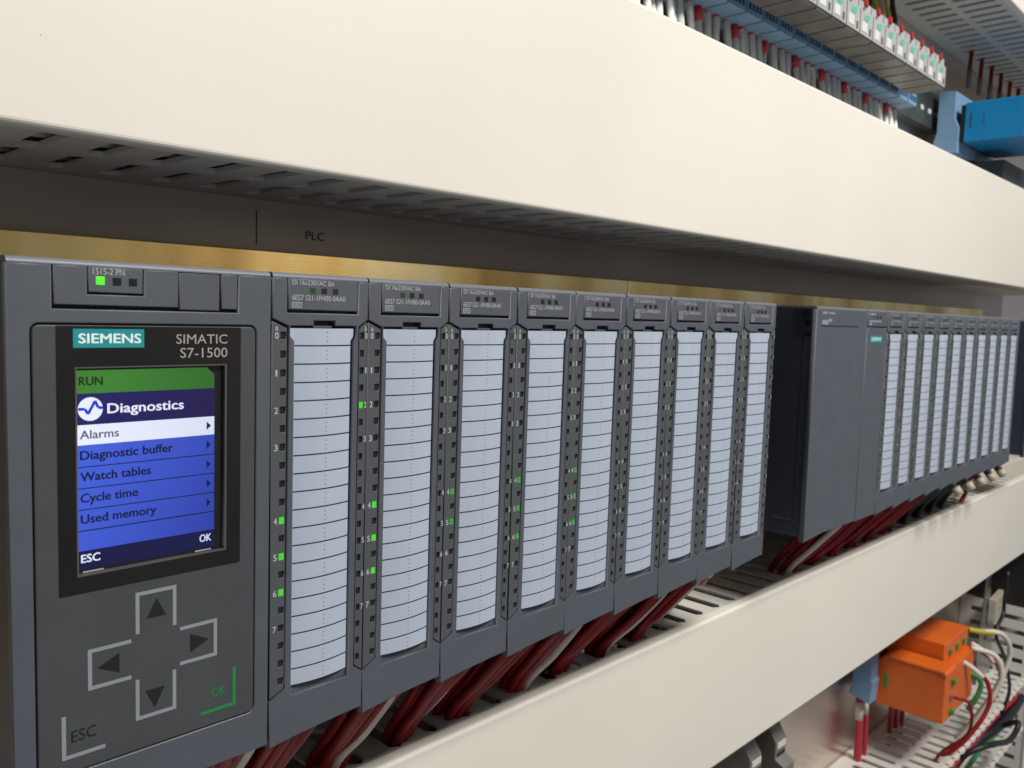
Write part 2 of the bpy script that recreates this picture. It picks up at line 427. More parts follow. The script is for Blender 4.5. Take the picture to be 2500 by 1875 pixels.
# ------------------------------------------------------------------ mounting rails
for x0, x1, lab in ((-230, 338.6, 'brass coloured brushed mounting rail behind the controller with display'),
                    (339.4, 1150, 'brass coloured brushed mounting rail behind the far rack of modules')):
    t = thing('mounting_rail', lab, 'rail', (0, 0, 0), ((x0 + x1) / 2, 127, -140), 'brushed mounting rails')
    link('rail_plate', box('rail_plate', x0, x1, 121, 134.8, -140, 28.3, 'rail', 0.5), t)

# ------------------------------------------------------------------ input module
ROWP = 5.65; LZ0 = -5.0
HDR = [(5.5, 2.75), (30.6, 2.75), (30.6, 12.25), (5.5, 12.25)]
frame_outer = [(0.2, 12.25), (0.2, 0.15), (5.7, -2.1), (5.7, -115.2), (0.2, -117.9), (0.2, -133.0), (12, -131.7), (25, -130.7), (34.8, -130.2),
               (34.8, -117.9), (31.3, -115.2), (31.3, -2.1), (34.8, 0.15), (34.8, 12.25), (30.9, 12.25), (30.9, 1.9), (5.2, 1.9), (5.2, 12.25)]
frame_hole = [(6.4, -2.0), (14.6, -2.0), (14.6, -0.4), (22.1, -0.4), (22.1, -2.0), (30.1, -2.0), (30.1, -5.2), (29.2, -6.8), (29.2, -118.0),
              (7.8, -118.0), (7.8, -6.8), (6.4, -5.2)]
ME = {}
ME['front_frame'] = plate('front_frame', frame_outer, [frame_hole], 0.0, 3.0, 'grey', 0.35)
ME['header_cover'] = plate('header_cover', HDR, [], 0.0, 3.0, 'grey', 0.35)
ME['body'] = box('body', 0.3, 34.7, 3.05, 118, -131, 12.55, 'navy', 0.4)
ME['backing'] = boxes('backing', [(5.0, 31.9, 2.1, 3.03, -119, 2.0)], 'cavity')
ME['recess_floor'] = box('recess_floor', 7.9, 29.1, 1.5, 2.0, -117.9, -113.5, 'grey')
ME['top_cap'] = cap_mesh(0.4, 34.6)
ME['clip'] = box('clip', 15.0, 21.8, 1.2, 2.0, -2.7, -1.9, 'greyS')
def strip_mesh(side):
    out = [(0.3, -0.65), (5.3, -2.75), (5.3, -114.9), (0.3, -117.3)]
    hx = (3.15, 5.0) if side == 'a' else (2.2, 4.808)
    holes = [[(hx[0], LZ0 - ROWP * k - 1.1), (hx[1], LZ0 - ROWP * k - 1.1), (hx[1], LZ0 - ROWP * k + 1.1), (hx[0], LZ0 - ROWP * k + 1.1)] for k in range(20)]
    me = plate('indicator_strip', out, holes, 0.25, 2.0, 'greyS', 0.12 if side == 'a' else 0.0)
    if side == 'b':
        for v in me.vertices: v.co.x = (34.7 - (v.co.x / S - 0.3) * 0.61) * S
        me.flip_normals()
    return me
ME['strip_a'] = strip_mesh('a'); ME['strip_b'] = strip_mesh('b')
def lamp_mesh(x0, x1, material, y0=0.75): return box('channel_lamp', x0, x1, y0, 2.05, -1.05, 1.05, material)
LAMP = {(s, st): lamp_mesh(*((3.2, 4.95) if s == 'a' else (32.0, 33.5)), mt, 0.75 if st == 'off' else 0.35)
        for s in 'ab' for st, mt in (('off', 'lampoff'), ('on', 'lampon'), ('mid', 'lampmid'), ('dim', 'lampdim'))}
STAT = {st: box('status_lamp', -1.0, 1.0, -0.06, 0.5, -0.85, 0.85, mt) for st, mt in (('off', 'lampoff'), ('dim', 'lampdim'))}
# label strip, bowed outwards
def label_y(x): return 1.0 - 1.6 * (1 - ((x - 18.3) / 11.2) ** 2) if abs(x - 18.3) < 11.2 else 1.0
def bowed(name, x0, x1, z0, z1, material, dy, n=14):
    bm = bmesh.new(); A = []; B = []
    for i in range(n + 1):
        x = x0 + (x1 - x0) * i / n; y = label_y(x) + dy
        A.append(bm.verts.new((x * S, y * S, z0 * S))); B.append(bm.verts.new((x * S, y * S, z1 * S)))
    for i in range(n): bm.faces.new((A[i], A[i + 1], B[i + 1], B[i]))
    me = bpy.data.meshes.new(name); bm.to_mesh(me); bm.free()
    return finish(me, material, True)
def label_sheet():
    bm = bmesh.new(); n = 16
    def col(x, y, zt, zb): return [bm.verts.new((x * S, y * S, z * S)) for z in (zt, zb)]
    front = []; back = []
    for i in range(n + 1):
        x = 8.05 + (28.55 - 8.05) * i / n
        front.append(col(x, label_y(x), -2.75, -115.0)); back.append(col(x, label_y(x) + 0.35, -2.75, -115.0))
    for i in range(n):
        bm.faces.new((front[i][0], front[i + 1][0], front[i + 1][1], front[i][1]))
        bm.faces.new((back[i][0], back[i][1], back[i + 1][1], back[i + 1][0]))
        bm.faces.new((front[i][0], back[i][0], back[i + 1][0], front[i + 1][0]))
        bm.faces.new((front[i][1], front[i + 1][1], back[i + 1][1], back[i][1]))
    for s, e in ((0, 1), (n, -1)):
        bm.faces.new((front[s][0], front[s][1], back[s][1], back[s][0]))
    # ears at the top of the card
    for xa, xb in ((6.55, 8.05), (28.55, 29.6)):
        y = label_y(8.05)
        pts = [(xa, -2.75), (xb, -2.75), (xb, -6.7), (xa, -5.1)] if xa < 10 else [(xa, -2.75), (xb, -2.75), (xb, -5.1), (xa, -6.7)]
        bm.faces.new([bm.verts.new((x * S, y * S, z * S)) for x, z in pts])
    return bm_mesh(bm, 'label_card', 'label')
ME['label_card'] = label_sheet()
lines = [bowed('l', 8.15, 28.5, -8.05 - ROWP * k - 0.19, -8.05 - ROWP * k + 0.19, 'line', -0.06) for k in range(19)]
for k in range(20):
    for q in range(3):
        zc = -3.9 - ROWP * k - 1.42 * q
        lines.append(bowed('d', 18.85, 19.12, zc - 0.14, zc + 0.14, 'line', -0.06, 1))
ME['label_print'] = join('label_print', lines)
NUM = {0: '0', 2: '1', 4: '2', 6: '3', 10: '4', 12: '5', 14: '6', 16: '7'}
def digits(side):
    out = []
    for k, s in NUM.items():
        x = 1.2 if side == 'a' else 33.86
        w = 1.15 if s != '1' else 0.5
        if side == 'b': w *= 0.74
        out.append(text_mesh(s, x + (0.3 if s == '1' else 0), LZ0 - ROWP * k - 0.95, 1.95, w, 'print', 0.17, 0.03))
    out.append(text_mesh(side, 1.3 if side == 'a' else 33.75, -3.45, 1.75, 1.05 if side == 'a' else 0.8, 'print', 0.17))
    return join('channel_numbers', out)
ME['num_a'] = digits('a'); ME['num_b'] = digits('b')
hdr = [text_mesh('DI 16x230VAC BA', 6.7, 10.35, 1.45, 15.0, 'printh', -0.08, 0.025),
       text_mesh('6ES7 521-1FH00-0AA0', 6.7, 5.75, 1.6, 19.1, 'printh', -0.08, 0.025)]
x34 = [rect('b', 6.65, 10.2, 3.35, 5.25, 'printg', -0.06), text_mesh('X34', 6.95, 3.65, 1.3, 2.9, 'grey', -0.12)]
ME['header_print'] = join('header_print', hdr + x34)

def input_module(X, label, group, lit=(), dim=(), stat=('off', 'off', 'off'), full=True):
    t = thing('input_module', label, 'module', (X + random.uniform(-.06, .06), random.uniform(-.2, .2), random.uniform(-.08, .08)), (17.5, 60, -131), group)
    link('body', ME['body'], t); link('recess', ME['backing'], t); link('top_cap', ME['top_cap'], t)
    link('front_frame', ME['front_frame'], t); link('recess_floor', ME['recess_floor'], t); link('clip', ME['clip'], t)
    h = link('header_cover', ME['header_cover'], t); sub('lettering', ME['header_print'], h)
    for i, st in enumerate(stat): link('status_lamp', STAT[st], t, (14.0 + 4.05 * i, 0, 8.75))
    c = link('label_card', ME['label_card'], t); sub('cell_lines', ME['label_print'], c)['kind'] = 'stuff'
    for s in 'ab':
        st = link('indicator_strip', ME['strip_' + s], t); sub('channel_numbers', ME['num_' + s], st)['kind'] = 'stuff'
        if full:
            for k in range(20):
                key = (s, k); state = ('on' if X < 60 else 'mid') if key in lit else 'dim' if key in dim else 'off'
                link('channel_lamp', LAMP[(s, state)], t, (0, 0, LZ0 - ROWP * k))
        else:
            o = link('channel_lamps', ME['lamps_' + s], t); o['kind'] = 'stuff'
    return t
for s in 'ab':
    xr = (3.2, 4.95) if s == 'a' else (32.0, 33.5)
    ME['lamps_' + s] = boxes('channel_lamps', [(xr[0], xr[1], 0.6, 2.05, LZ0 - ROWP * k - 1.05, LZ0 - ROWP * k + 1.05) for k in range(20)], 'lampoff')

ORD = ['first', 'second', 'third', 'fourth', 'fifth', 'sixth', 'seventh', 'eighth', 'ninth', 'tenth']
R456 = [('a', 10), ('a', 12), ('a', 14)]
LIT = {0: R456 + [('b', 4)], 1: R456, 2: R456[:2], 3: R456, 4: R456}
DIM = {2: [('b', 0)], 4: [('b', 0)], 5: [('b', 0)]}
for i in range(9):
    lab = '%s grey input module counted from the controller with the display%s' % (ORD[i], ', green lamps lit' if i in LIT else '')
    input_module(35.0 * i, lab, 'input modules beside the controller with display', LIT.get(i, ()), DIM.get(i, ()),
                 ('dim', 'off', 'off') if i < 2 else ('off',) * 3)
X2 = 481.0
for i in range(10):
    input_module(X2 + 35.0 * i, '%s grey input module counted from the interface unit with teal logo' % ORD[i],
                 'input modules of the far rack', full=False)

# ------------------------------------------------------------------ controller with display
cpu = thing('controller', 'grey programmable controller with colour display and arrow keys', 'controller', (0, 0, 0), (-35, 60, -131))
door_o = rounded(-64.4, -5.2, -118.6, -2.5, 1.8)
door_h = rounded(-64.75, -4.85, -118.95, -2.1, 2.1)
link('body', box('body', -69.7, -0.3, 3.05, 118, -131, 12.55, 'navy', 0.4), cpu)
link('recess', box('recess', -68, -2, 2.2, 3.03, -120, 10, 'cavity'), cpu)
link('top_cap', cap_mesh(-69.6, -0.4), cpu)
link('front_frame', plate('front_frame', [(-69.9, 12.25), (-69.9, -132.6), (-40, -131.6), (-0.2, -131.4), (-0.2, 12.25), (-10.6, 12.25), (-10.6, 1.5), (-59.75, 1.5), (-59.75, 12.25)],
                          [door_h], 0.0, 3.0, 'grey', 0.35), cpu)
link('top_flap', plate('top_flap', [(-59.4, 2.5), (-28.05, 2.5), (-28.05, 12.25), (-37.3, 12.25), (-37.3, 5.3), (-51.55, 5.3), (-51.55, 12.25), (-59.4, 12.25)], [], 0.0, 3.0, 'grey', 0.3), cpu)
lw = link('lamp_window', plate('lamp_window', [(-51.3, 5.8), (-37.6, 5.8), (-37.6, 12.25), (-51.3, 12.25)], [], 0.0, 3.0, 'grey', 0.3), cpu)
sub('lettering', text_mesh('1515-2 PN', -50.2, 10.35, 1.65, 7.8, 'printh', -0.08, 0.025), lw)
link('slot_cover', plate('slot_cover', [(-27.8, 1.9), (-16.1, 1.9), (-16.1, 12.25), (-27.8, 12.25)], [], 0.25, 3.0, 'grey', 0.3), cpu)
link('latch', plate('latch', [(-15.75, 2.4), (-10.9, 2.4), (-10.9, 12.25), (-15.75, 12.25)], [], 0.0, 3.0, 'grey', 0.3), cpu)
for x, mt in ((-48.35, 'lampbright'), (-44.25, 'lampoff'), (-40.2, 'lampoff')):
    link('status_lamp', box('status_lamp', x - 1.08, x + 1.08, -0.12, 0.6, 7.75, 9.9, mt, 0.15), cpu)
dr = link('display_door', plate('display_door', door_o, [[(-54.9, -67.2), (-14.1, -67.2), (-14.1, -12.25), (-54.9, -12.25)]], -0.1, 2.1, 'door', 0.3), cpu)
def bracket(pts, w, material='printg'):
    out = []
    for (x0, z0), (x1, z1) in zip(pts, pts[1:]):
        if abs(x1 - x0) > abs(z1 - z0): out.append(rect('b', min(x0, x1), max(x0, x1), z0 - w / 2, z0 + w / 2, material, -0.2))
        else: out.append(rect('b', x0 - w / 2, x0 + w / 2, min(z0, z1) - w / 2, max(z0, z1) + w / 2, material, -0.205))
    return join('key_frame', out)
key_prints = [
    ('up_key', bracket([(-39.6, -85.4), (-39.6, -74.9), (-29.4, -74.9), (-29.4, -85.4)], 1.05), [(-34.45, -76.9), (-37.1, -82.2), (-31.8, -82.2)]),
    ('right_key', bracket([(-27.9, -87.4), (-17.4, -87.4), (-17.4, -97.5), (-27.9, -97.5)], 1.05), [(-24.85, -89.7), (-24.85, -95.0), (-19.4, -92.4)]),
    ('left_key', bracket([(-41.3, -87.4), (-51.9, -87.4), (-51.9, -97.4), (-41.3, -97.4)], 1.05), [(-44.4, -89.7), (-44.4, -95.1), (-50.0, -92.4)]),
    ('down_key', bracket([(-39.7, -99.2), (-39.7, -109.7), (-29.5, -109.7), (-29.5, -99.2)], 1.05), [(-37.5, -102.5), (-32.2, -102.5), (-34.95, -107.9)])]
for nm, br, tri in key_prints: sub(nm, join(nm, [br, poly('t', tri, 'printk', -0.2)]), dr)
sub('confirm_key', join('confirm_key', [bracket([(-11.5, -103.6), (-11.5, -114.3), (-21.8, -114.3)], 1.0, 'printgreen'),
                                        text_mesh('OK', -18.4, -110.5, 2.85, 4.1, 'printgreen', -0.2)]), dr)
sub('escape_key', join('escape_key', [bracket([(-58.4, -103.5), (-58.4, -114.2), (-48.2, -114.2)], 1.05),
                                      text_mesh('ESC', -56.6, -110.5, 3.05, 6.2, 'printk', -0.2)]), dr)
# black display window
dw = link('display_window', plate('display_window', [(-59.0, -71.4), (-9.9, -71.4), (-9.9, -2.7), (-59.0, -2.7)],
                                  [[(-54.7, -67.0), (-14.3, -67.0), (-14.3, -13.1), (-54.7, -13.1)]], -0.3, 1.6, 'black', 0.0), cpu)
sub('bezel', plate('bezel', [(-54.75, -67.05), (-14.25, -67.05), (-14.25, -13.05), (-54.75, -13.05)],
                   [[(-54.35, -66.6), (-14.75, -66.6), (-14.75, -13.4), (-54.35, -13.4)]], -0.36, 1.5, 'bezel', 0.0), dw)
sub('logo', join('logo', [rect('t', -55.15, -37.55, -8.2, -3.4, 'teal', -0.42), text_mesh('SIEMENS', -53.95, -7.05, 2.4, 15.4, 'tealw', -0.48, 0.06)]), dw)
sub('lettering', join('lettering', [text_mesh('SIMATIC', -28.9, -7.25, 2.6, 14.8, 'silverp', -0.42), text_mesh('S7-1500', -27.8, -11.1, 2.7, 13.7, 'silverp', -0.42)]), dw)
scr = link('screen', box('screen', -54.3, -14.8, 1.0, 1.75, -66.55, -13.45, 'black'), cpu)
SX0, SX1 = -54.0, -17.3
def sr(nm, z0, z1, mt, y=0.94): return rect(nm, SX0, SX1, z0, z1, mt, y)
sub('status_bar', join('status_bar', [poly('g', [(SX0, -19.95), (SX1, -19.95), (SX1, -16.1), (SX1 - 2.2, -14.0), (SX0, -14.0)], 's_green', 0.94),
                                      text_mesh('RUN', -53.5, -17.85, 2.2, 5.7, 's_run', 0.88, 0.05)]), scr)
circ = [(-50.75 + 3.05 * math.cos(a), -23.95 + 3.05 * math.sin(a)) for a in (2 * math.pi * k / 40 for k in range(40))]
zig = [(-53.75, -23.9), (-52.1, -23.9), (-51.35, -25.2), (-49.6, -21.9), (-48.9, -23.6), (-47.75, -23.8)]
zz = []
for (xa, za), (xb, zb) in zip(zig, zig[1:]):
    n_ = Vector((-(zb - za), xb - xa)).normalized() * 0.36
    zz.append(poly('z', [(xa - n_.x, za - n_.y), (xb - n_.x, zb - n_.y), (xb + n_.x, zb + n_.y), (xa + n_.x, za + n_.y)], 's_icon', 0.82 - 0.004 * len(zz)))
sub('title_bar', join('title_bar', [sr('n', -27.95, -20.0, 's_navy'), poly('c', circ, 's_white', 0.88), text_mesh('Diagnostics', -46.6, -25.35, 2.55, 20.2, 's_white', 0.88, 0.05)] + zz), scr)
sub('selected_row', join('selected_row', [sr('w', -33.2, -28.0, 's_white'), text_mesh('Alarms', -53.4, -31.6, 2.2, 9.6, 's_grey', 0.88, 0.04),
                                          poly('t', [(-19.6, -29.4), (-19.6, -31.8), (-18.3, -30.6)], 's_ink', 0.88)]), scr)
for zt, zb, s, w in ((-33.25, -38.75, 'Diagnostic buffer', 24.0), (-39.0, -44.3, 'Watch tables', 17.9), (-44.55, -49.85, 'Cycle time', 14.4), (-50.1, -55.35, 'Used memory', 19.3)):
    sub('menu_row', join('menu_row', [sr('b', zb, zt, 's_blue'), text_mesh(s, -53.4, zb + 1.75, 2.3, w, 's_ink', 0.88, 0.055),
                                      poly('t', [(-19.6, (zt + zb) / 2 + 1.2), (-19.6, (zt + zb) / 2 - 1.2), (-18.3, (zt + zb) / 2)], 's_ink', 0.88)]), scr)
sub('menu_row', sr('menu_row', -60.75, -55.65, 's_blue'), scr)
sub('footer_bar', join('footer_bar', [sr('f', -65.8, -60.75, 's_foot'), text_mesh('ESC', -53.4, -63.85, 2.1, 4.6, 's_white', 0.88, 0.05),
                                      text_mesh('OK', -21.7, -63.9, 2.1, 3.4, 's_white', 0.88, 0.05)]), scr)
sub('key_marks', join('key_marks', [rect('a', -53.0, -47.8, -66.45, -66.15, 'print', 0.9), rect('a', -23.0, -18.3, -66.45, -66.15, 'print', 0.9)]), scr)

# ------------------------------------------------------------------ far rack: power supply, interface unit, next rack
ps = thing('power_supply_module', 'wide plain grey power supply module with dark navy side, gap beside it', 'module', (0, 0, 0), (407, 60, -131))
link('body', box('body', 368.2, 445.6, 3.05, 118, -130, 12.5, 'navy', 0.5), ps)
link('front_cover', plate('front_cover', [(367.6, -133.0), (394, -131), (445.7, -131.2), (445.7, 12.25), (367.6, 12.25)], [], 0.0, 3.0, 'grey', 0.4), ps)
link('top_cap', cap_mesh(368, 445.4), ps)
link('top_gap', box('top_gap', 374.5, 430, -0.06, 0.3, 1.6, 2.4, 'cavity'), ps)
link('lettering', join('lettering', [rect('r', 374.8, 382, 9.4, 10.8, 'printg', -0.1), rect('r', 384, 393, 9.4, 10.6, 'printg', -0.1), rect('r', 375, 384, 2.9, 5.6, 'printg', -0.1), rect('r', 384, 389, 4.6, 6.6, 'printg', -0.1)]), ps)
link('side_seam', box('side_seam', 368.05, 368.3, 8.0, 8.35, -119, -3, 'cavity'), ps)
link('side_flap', prism('side_flap', [(4, 12.5), (14.5, 12.5), (11.5, -2.5), (4, -2.5)], 367.4, 368.3, 'cavity', 'x', 0.1), ps)
for cy, cz, rr in ((6.8, 9.6, 2.3), (5.4, 4.2, 1.9), (5.0, -3.2, 1.2)):
    c = [(cy + rr * math.cos(2 * math.pi * k / 20), cz + rr * math.sin(2 * math.pi * k / 20)) for k in range(20)]
    link('screw_hole', prism('screw_hole', c, 367.2, 368.0, 'black', 'x'), ps)
link('side_vent', box('side_vent', 367.9, 368.3, 6, 22, -120.4, -119.6, 'grey'), ps)
im = thing('interface_module', 'narrow grey interface unit with small teal logo next to the power supply', 'module', (0, 0, 0), (463, 60, -131))
link('body', box('body', 446.3, 480.7, 3.05, 118, -131, 12.55, 'navy', 0.4), im)
link('front_cover', plate('front_cover', [(446.2, -131.8), (480.8, -131.4), (480.8, 1.7), (446.2, 1.7)], [], 0.0, 3.0, 'grey', 0.35), im)
link('header_cover', plate('header_cover', [(446.2, 2.4), (480.8, 2.4), (480.8, 12.25), (446.2, 12.25)], [], 0.0, 3.0, 'grey', 0.35), im)
link('top_cap', cap_mesh(446.3, 480.6), im)
link('logo', join('logo', [rect('t', 451.9, 472.4, -8.4, -3.9, 'teal', -0.1), text_mesh('SIEMENS', 453.6, -7.3, 2.2, 17, 'tealw', -0.16, 0.03)]), im)
link('lettering', join('lettering', [rect('r', 448.6, 459, 10.2, 11.4, 'printg', -0.1), rect('r', 448.6, 470, 5.4, 6.6, 'printg', -0.1), rect('x', 448.6, 453, 3.2, 5.0, 'printg', -0.1)]), im)
for i, mt in enumerate(('lampdim', 'lampoff', 'lampoff')):
    link('status_lamp', box('status_lamp', 457 + 5 * i, 459.4 + 5 * i, -0.1, 0.5, 7.7, 9.6, mt), im)
nx = thing('power_supply_module', 'dark navy sided module standing beyond the last input module of the far rack', 'module', (0, 0, 0), (925, 60, -131))
link('body', box('body', 886, 960, 3.05, 118, -130, 12.5, 'navy', 0.5), nx)
link('front_cover', plate('front_cover', [(885.6, -132), (960, -132), (960, 12.25), (885.6, 12.25)], [], 0.0, 3.0, 'grey', 0.4), nx)

# ------------------------------------------------------------------ wire bundles under the modules
def bundle(X, label, n=16, white=(8,), group=None, drop=(44, 56), lean=6.0, colm='red', slot=None):
    t = thing('wire_bundle', label, 'wires', (X, 0, 0), (18, 50, -190), group)
    for i in range(n):
        u = (i % 6) / 5.0; v = i // 6
        xs = 11 + 15 * u + random.uniform(-1, 1); ys = 9 + 9 * v + random.uniform(-1.5, 1.5)
        xe = (slot if slot is not None else 17) + lean + 9 * (u - 0.5) + random.uniform(-1, 1)
        ye = drop[0] + (drop[1] - drop[0]) * (0.25 + 0.5 * v + 0.25 * random.random())
        pts = [(xs, ys, -124), (xs + 0.15 * (xe - xs), ys + 1.5, -134), (0.45 * xs + 0.55 * xe, 0.5 * (ys + ye), -156 + random.uniform(-2, 2)),
               (xe, ye, -180), (xe - 1, ye + 1, -205)]
        w = i in white
        link('wire', tube('wire', pts, 2.0 if not w else 2.1, 'wire_white' if w else colm), t)
bundle(-62, 'red wire bundle hanging under the left half of the controller with display', 16, (10,), 'wire bundles', slot=22)
bundle(-26, 'red wire bundle with one white wire below the right edge of the controller', 16, (5,), 'wire bundles', slot=20)
for i in range(8):
    bundle(35.0 * i, 'red wire bundle under the %s input module from the controller with display' % ORD[i], 11,
           ((5,), (4,), (5,), (), (5,), (), (4,), (5,), ())[i], 'wire bundles', slot=(12, 14, 16, 12, 18, 14, 16, 12, 14)[i])
for i in range(6):
    bundle(X2 - 38 + 35.0 * i, ('red wire bundle under the interface unit with teal logo' if i == 0 else 'red wire bundle under the %s input module from the interface unit' % ORD[i - 1]),
           15, (0,) if i == 0 else (), 'wire bundles', lean=-4)
for i in range(5):
    Xc = X2 + 35.0 * (5 + i)
    t = thing('cable_plug', 'black cables with beige plug under the %s input module from the interface unit' % ORD[5 + i], 'cable', (Xc, 0, 0), (18, 50, -190), 'black cables under the far rack')
    for k in range(5):
        x0 = 6 + 5 * k
        link('wire', tube('wire', [(x0, 16, -122), (x0 + 1, 18, -136), (x0 - 6, 40, -160), (x0 - 14, 50 + 3 * k, -186), (x0 - 15, 52 + 3 * k, -205)], 2.2, 'wire_black'), t)
    link('plug', tube('plug', [(20, 10, -128), (20, 8, -134), (21, 4, -139)], 3.4, 'wire_black', 12), t)
    link('sleeve', tube('sleeve', [(20.5, 4, -138), (21, 0, -144)], 4.0, 'beige', 14), t)
t = thing('patch_cable', 'red and white pair lying across the slots between the two racks', 'cable', (0, 0, 0), (340, 60, -180))
link('wire', tube('wire', [(283, 14, -131), (296, 22, -143), (318, 40, -152), (345, 60, -150), (362, 75, -138), (372, 90, -124)], 2.0, 'wire_white'), t)
link('wire', tube('wire', [(284, 18, -134), (297, 26, -148), (318, 44, -158), (345, 64, -156), (362, 78, -144), (372, 92, -130)], 1.7, 'redb'), t)
t = thing('patch_cable', 'dark cable curving over the lower trunking between the two racks', 'cable', (0, 0, 0), (340, 60, -180))
link('wire', tube('wire', [(298, 62, -205), (306, 62, -176), (330, 60, -168), (352, 70, -162), (368, 88, -146), (376, 100, -130)], 2.3, 'wire_black'), t)
t = thing('patch_cable', 'red and white pair rising to the right past the far rack', 'cable', (0, 0, 0), (900, 60, -160))
link('wire', tube('wire', [(815, 40, -186), (840, 36, -160), (872, 30, -136), (905, 26, -112)], 2.4, 'redb'), t)
link('wire', tube('wire', [(872, 27, -133), (890, 22, -124), (915, 18, -104)], 2.8, 'wire_white'), t)

# ------------------------------------------------------------------ relays on blue sockets above the trunking
PIT = 24.1; XEND = 704.0; XSOCK = 756.0
SOCK = {
    'terminal_block': prism('terminal_block', [(88, 219), (88, 230), (104, 232), (104, 222), (122, 222), (122, 219.5), (105, 219)], 1.3, 22.8, 'blue', 'x', 0.4),
    'body': box('body', 0.7, 23.4, 104.2, 122, 222.2, 250, 'blue', 0.5),
    'upper_terminal': box('upper_terminal', 0.6, 23.5, 105, 121, 250.1, 262, 'blue', 0.5),
    'screw': box('screw', 0, 2.6, 87.6, 88.4, 222.5, 227.5, 'blued', 0.1)}
REL = {
    'housing': prism('housing', [(46, 220.0), (46, 238), (48, 239.5), (48, 245), (52, 248), (76, 248), (76, 220.0)], 0.5, 23.1, 'relay', 'x', 0.35),
    'bottom': box('bottom', 0.7, 22.9, 47, 75.5, 218.2, 219.95, 'relayd', 0.3),
    'label': box('label', 3.0, 12.5, 45.7, 46.3, 222.5, 229.5, 'relayw', 0.1),
    'badge': prism('badge', [(7.5, 234.8), (15.8, 236.3), (16.6, 233), (12.5, 230.6), (7.0, 232.0)], 45.75, 46.3, 'relaygreen', 'y'),
    'vent': box('vent', 17.0, 19.6, 45.7, 46.3, 222, 227, 'relayd'),
    'pin': prism('pin', [(3.0, 239), (6.5, 239), (4.5, 236.5)], 45.7, 46.3, 'relayd', 'y'),
    'test_tab': prism('test_tab', [(9, 243), (13.5, 242), (14, 246.6), (10.5, 247.8), (8.6, 245.5)], 46.4, 49, 'tabred', 'y', 0.3)}
ORD2 = ORD + ['eleventh', 'twelfth', 'thirteenth', 'fourteenth', 'fifteenth', 'sixteenth', 'seventeenth', 'eighteenth', 'nineteenth', 'twentieth']
for i in range(20):
    X = XSOCK - PIT * (i + 1)
    t = thing('relay_socket', '%s blue relay socket from the row end beside the bright blue box' % ORD2[i], 'socket', (X, 0, 0), (12, 122, 220), 'blue relay sockets')
    for k in ('terminal_block', 'body', 'upper_terminal'): link(k, SOCK[k], t)
    for k in range(4): link('screw', SOCK['screw'], t, (3.2 + 4.9 * k, 0, 0))
    t = thing('marked_wires', 'white sleeved wires with red ends under the %s blue socket from the row end' % ORD2[i], 'wires', (X, 0, 0), (12, 108, 158), 'sleeved wires under the sockets')
    for k in range(3):
        if k == 1 and i % 4 == 3: continue
        x0 = 4.2 + 6.4 * k + random.uniform(-.8, .8); y0 = 108 + 2.5 * (k % 2) + random.uniform(-1, 1)
        dx = random.uniform(-5, 5); dy = random.uniform(-12, -2)
        a = Vector((x0, y0, 222)); b = Vector((x0 + dx, y0 + dy, 156)); c = a.lerp(b, (0.06, 0.05, 0.20 if i % 2 else 0.07)[k])
        link('wire', tube('wire', [a, c], 2.7, 'redb'), t)
        link('sleeve', tube('sleeve', [c, b], 2.5, 'sleeve'), t)
for i in range(14):
    X = XEND - PIT * (i + 1)
    t = thing('relay', '%s white plug-in relay with red tab from the end beside the blue box' % ORD2[i], 'relay', (X, 0, 0), (12, 70, 218), 'white plug-in relays')
    for k in ('housing', 'bottom', 'label', 'badge', 'vent', 'pin', 'test_tab'): link(k, REL[k], t)
t = thing('din_rail', 'zinc steel mounting rail carrying the blue relay sockets', 'rail', (0, 0, 0), (620, 130, 225))
link('rail_plate', boxes('rail_plate', [(230, 935, 123, 134.8, 228, 268)], 'rail_dark', 0.4), t)
for k in range(7):
    c = rounded(-5, 5, -2.6, 2.6, 2.5, 4)
    link('slot', prism('slot', [(x + 775 + 24 * k, z + 246) for x, z in c], 122.7, 123.2, 'relayw', 'y'), t)
def wide_relay(name, label, X, w, yf, yr, z0, z1, material, grp=None, chamfer=True):
    t = thing(name, label, 'relay', (0, 0, 0), (X + w / 2, 130, z0), grp)
    if chamfer:
        prof = [(yf, z0), (yf, z1 - 3), (yf + 2.5, z1), (yr - 10, z1), (yr, z1 - 6), (yr, z0)]
    else:
        prof = [(yf, z0), (yf, z1), (yr, z1), (yr, z0)]
    link('housing', prism('housing', prof, X, X + w, material, 'x', 0.9), t)
    link('gasket', box('gasket', X + 1, X + w - 1, yr + .02, yr + 4.5, z0 + 2, z1 - 2, 'wire_black', 0.3), t)
    return t
az = wide_relay('blue_box_relay', 'bright blue box relay at the far end above the upper trunking', 904, 120, 28, 88, 209, 252, 'azure', chamfer=False)
link('mark', box('mark', 903.8, 904.1, 81, 82.6, 224, 240, 'navy'), az)
link('mark', box('mark', 903.8, 904.1, 68, 68.8, 226, 238, 'navy'), az)
link('socket_base', prism('socket_base', [(93, 198), (93, 226), (98, 236), (98, 266), (116, 268), (116, 222), (119, 212), (119, 200)], 902, 1040, 'blue', 'x', 0.6), az)
t = thing('device_row', 'dark blue grey device under the bright blue box', 'device', (0, 0, 0), (1060, 130, 150))
link('body', box('body', 960, 1220, 60, 130, 140, 196, 'slate', 1.0), t)
for k in range(7):
    t = thing('red_wire', 'short red sleeved wire dropping from the topmost trunking behind the bright blue box', 'wire', (990 + 42 * k, 0, 0), (0, 110, 300), 'red wires behind the blue box')
    link('wire', tube('wire', [(0, 112, 345), (-1, 112, 330), (-6, 111, 308)], 2.6, 'red'), t)
    link('sleeve', tube('sleeve', [(-6, 111, 308), (-10, 110, 288)], 3.0, 'terminal'), t)
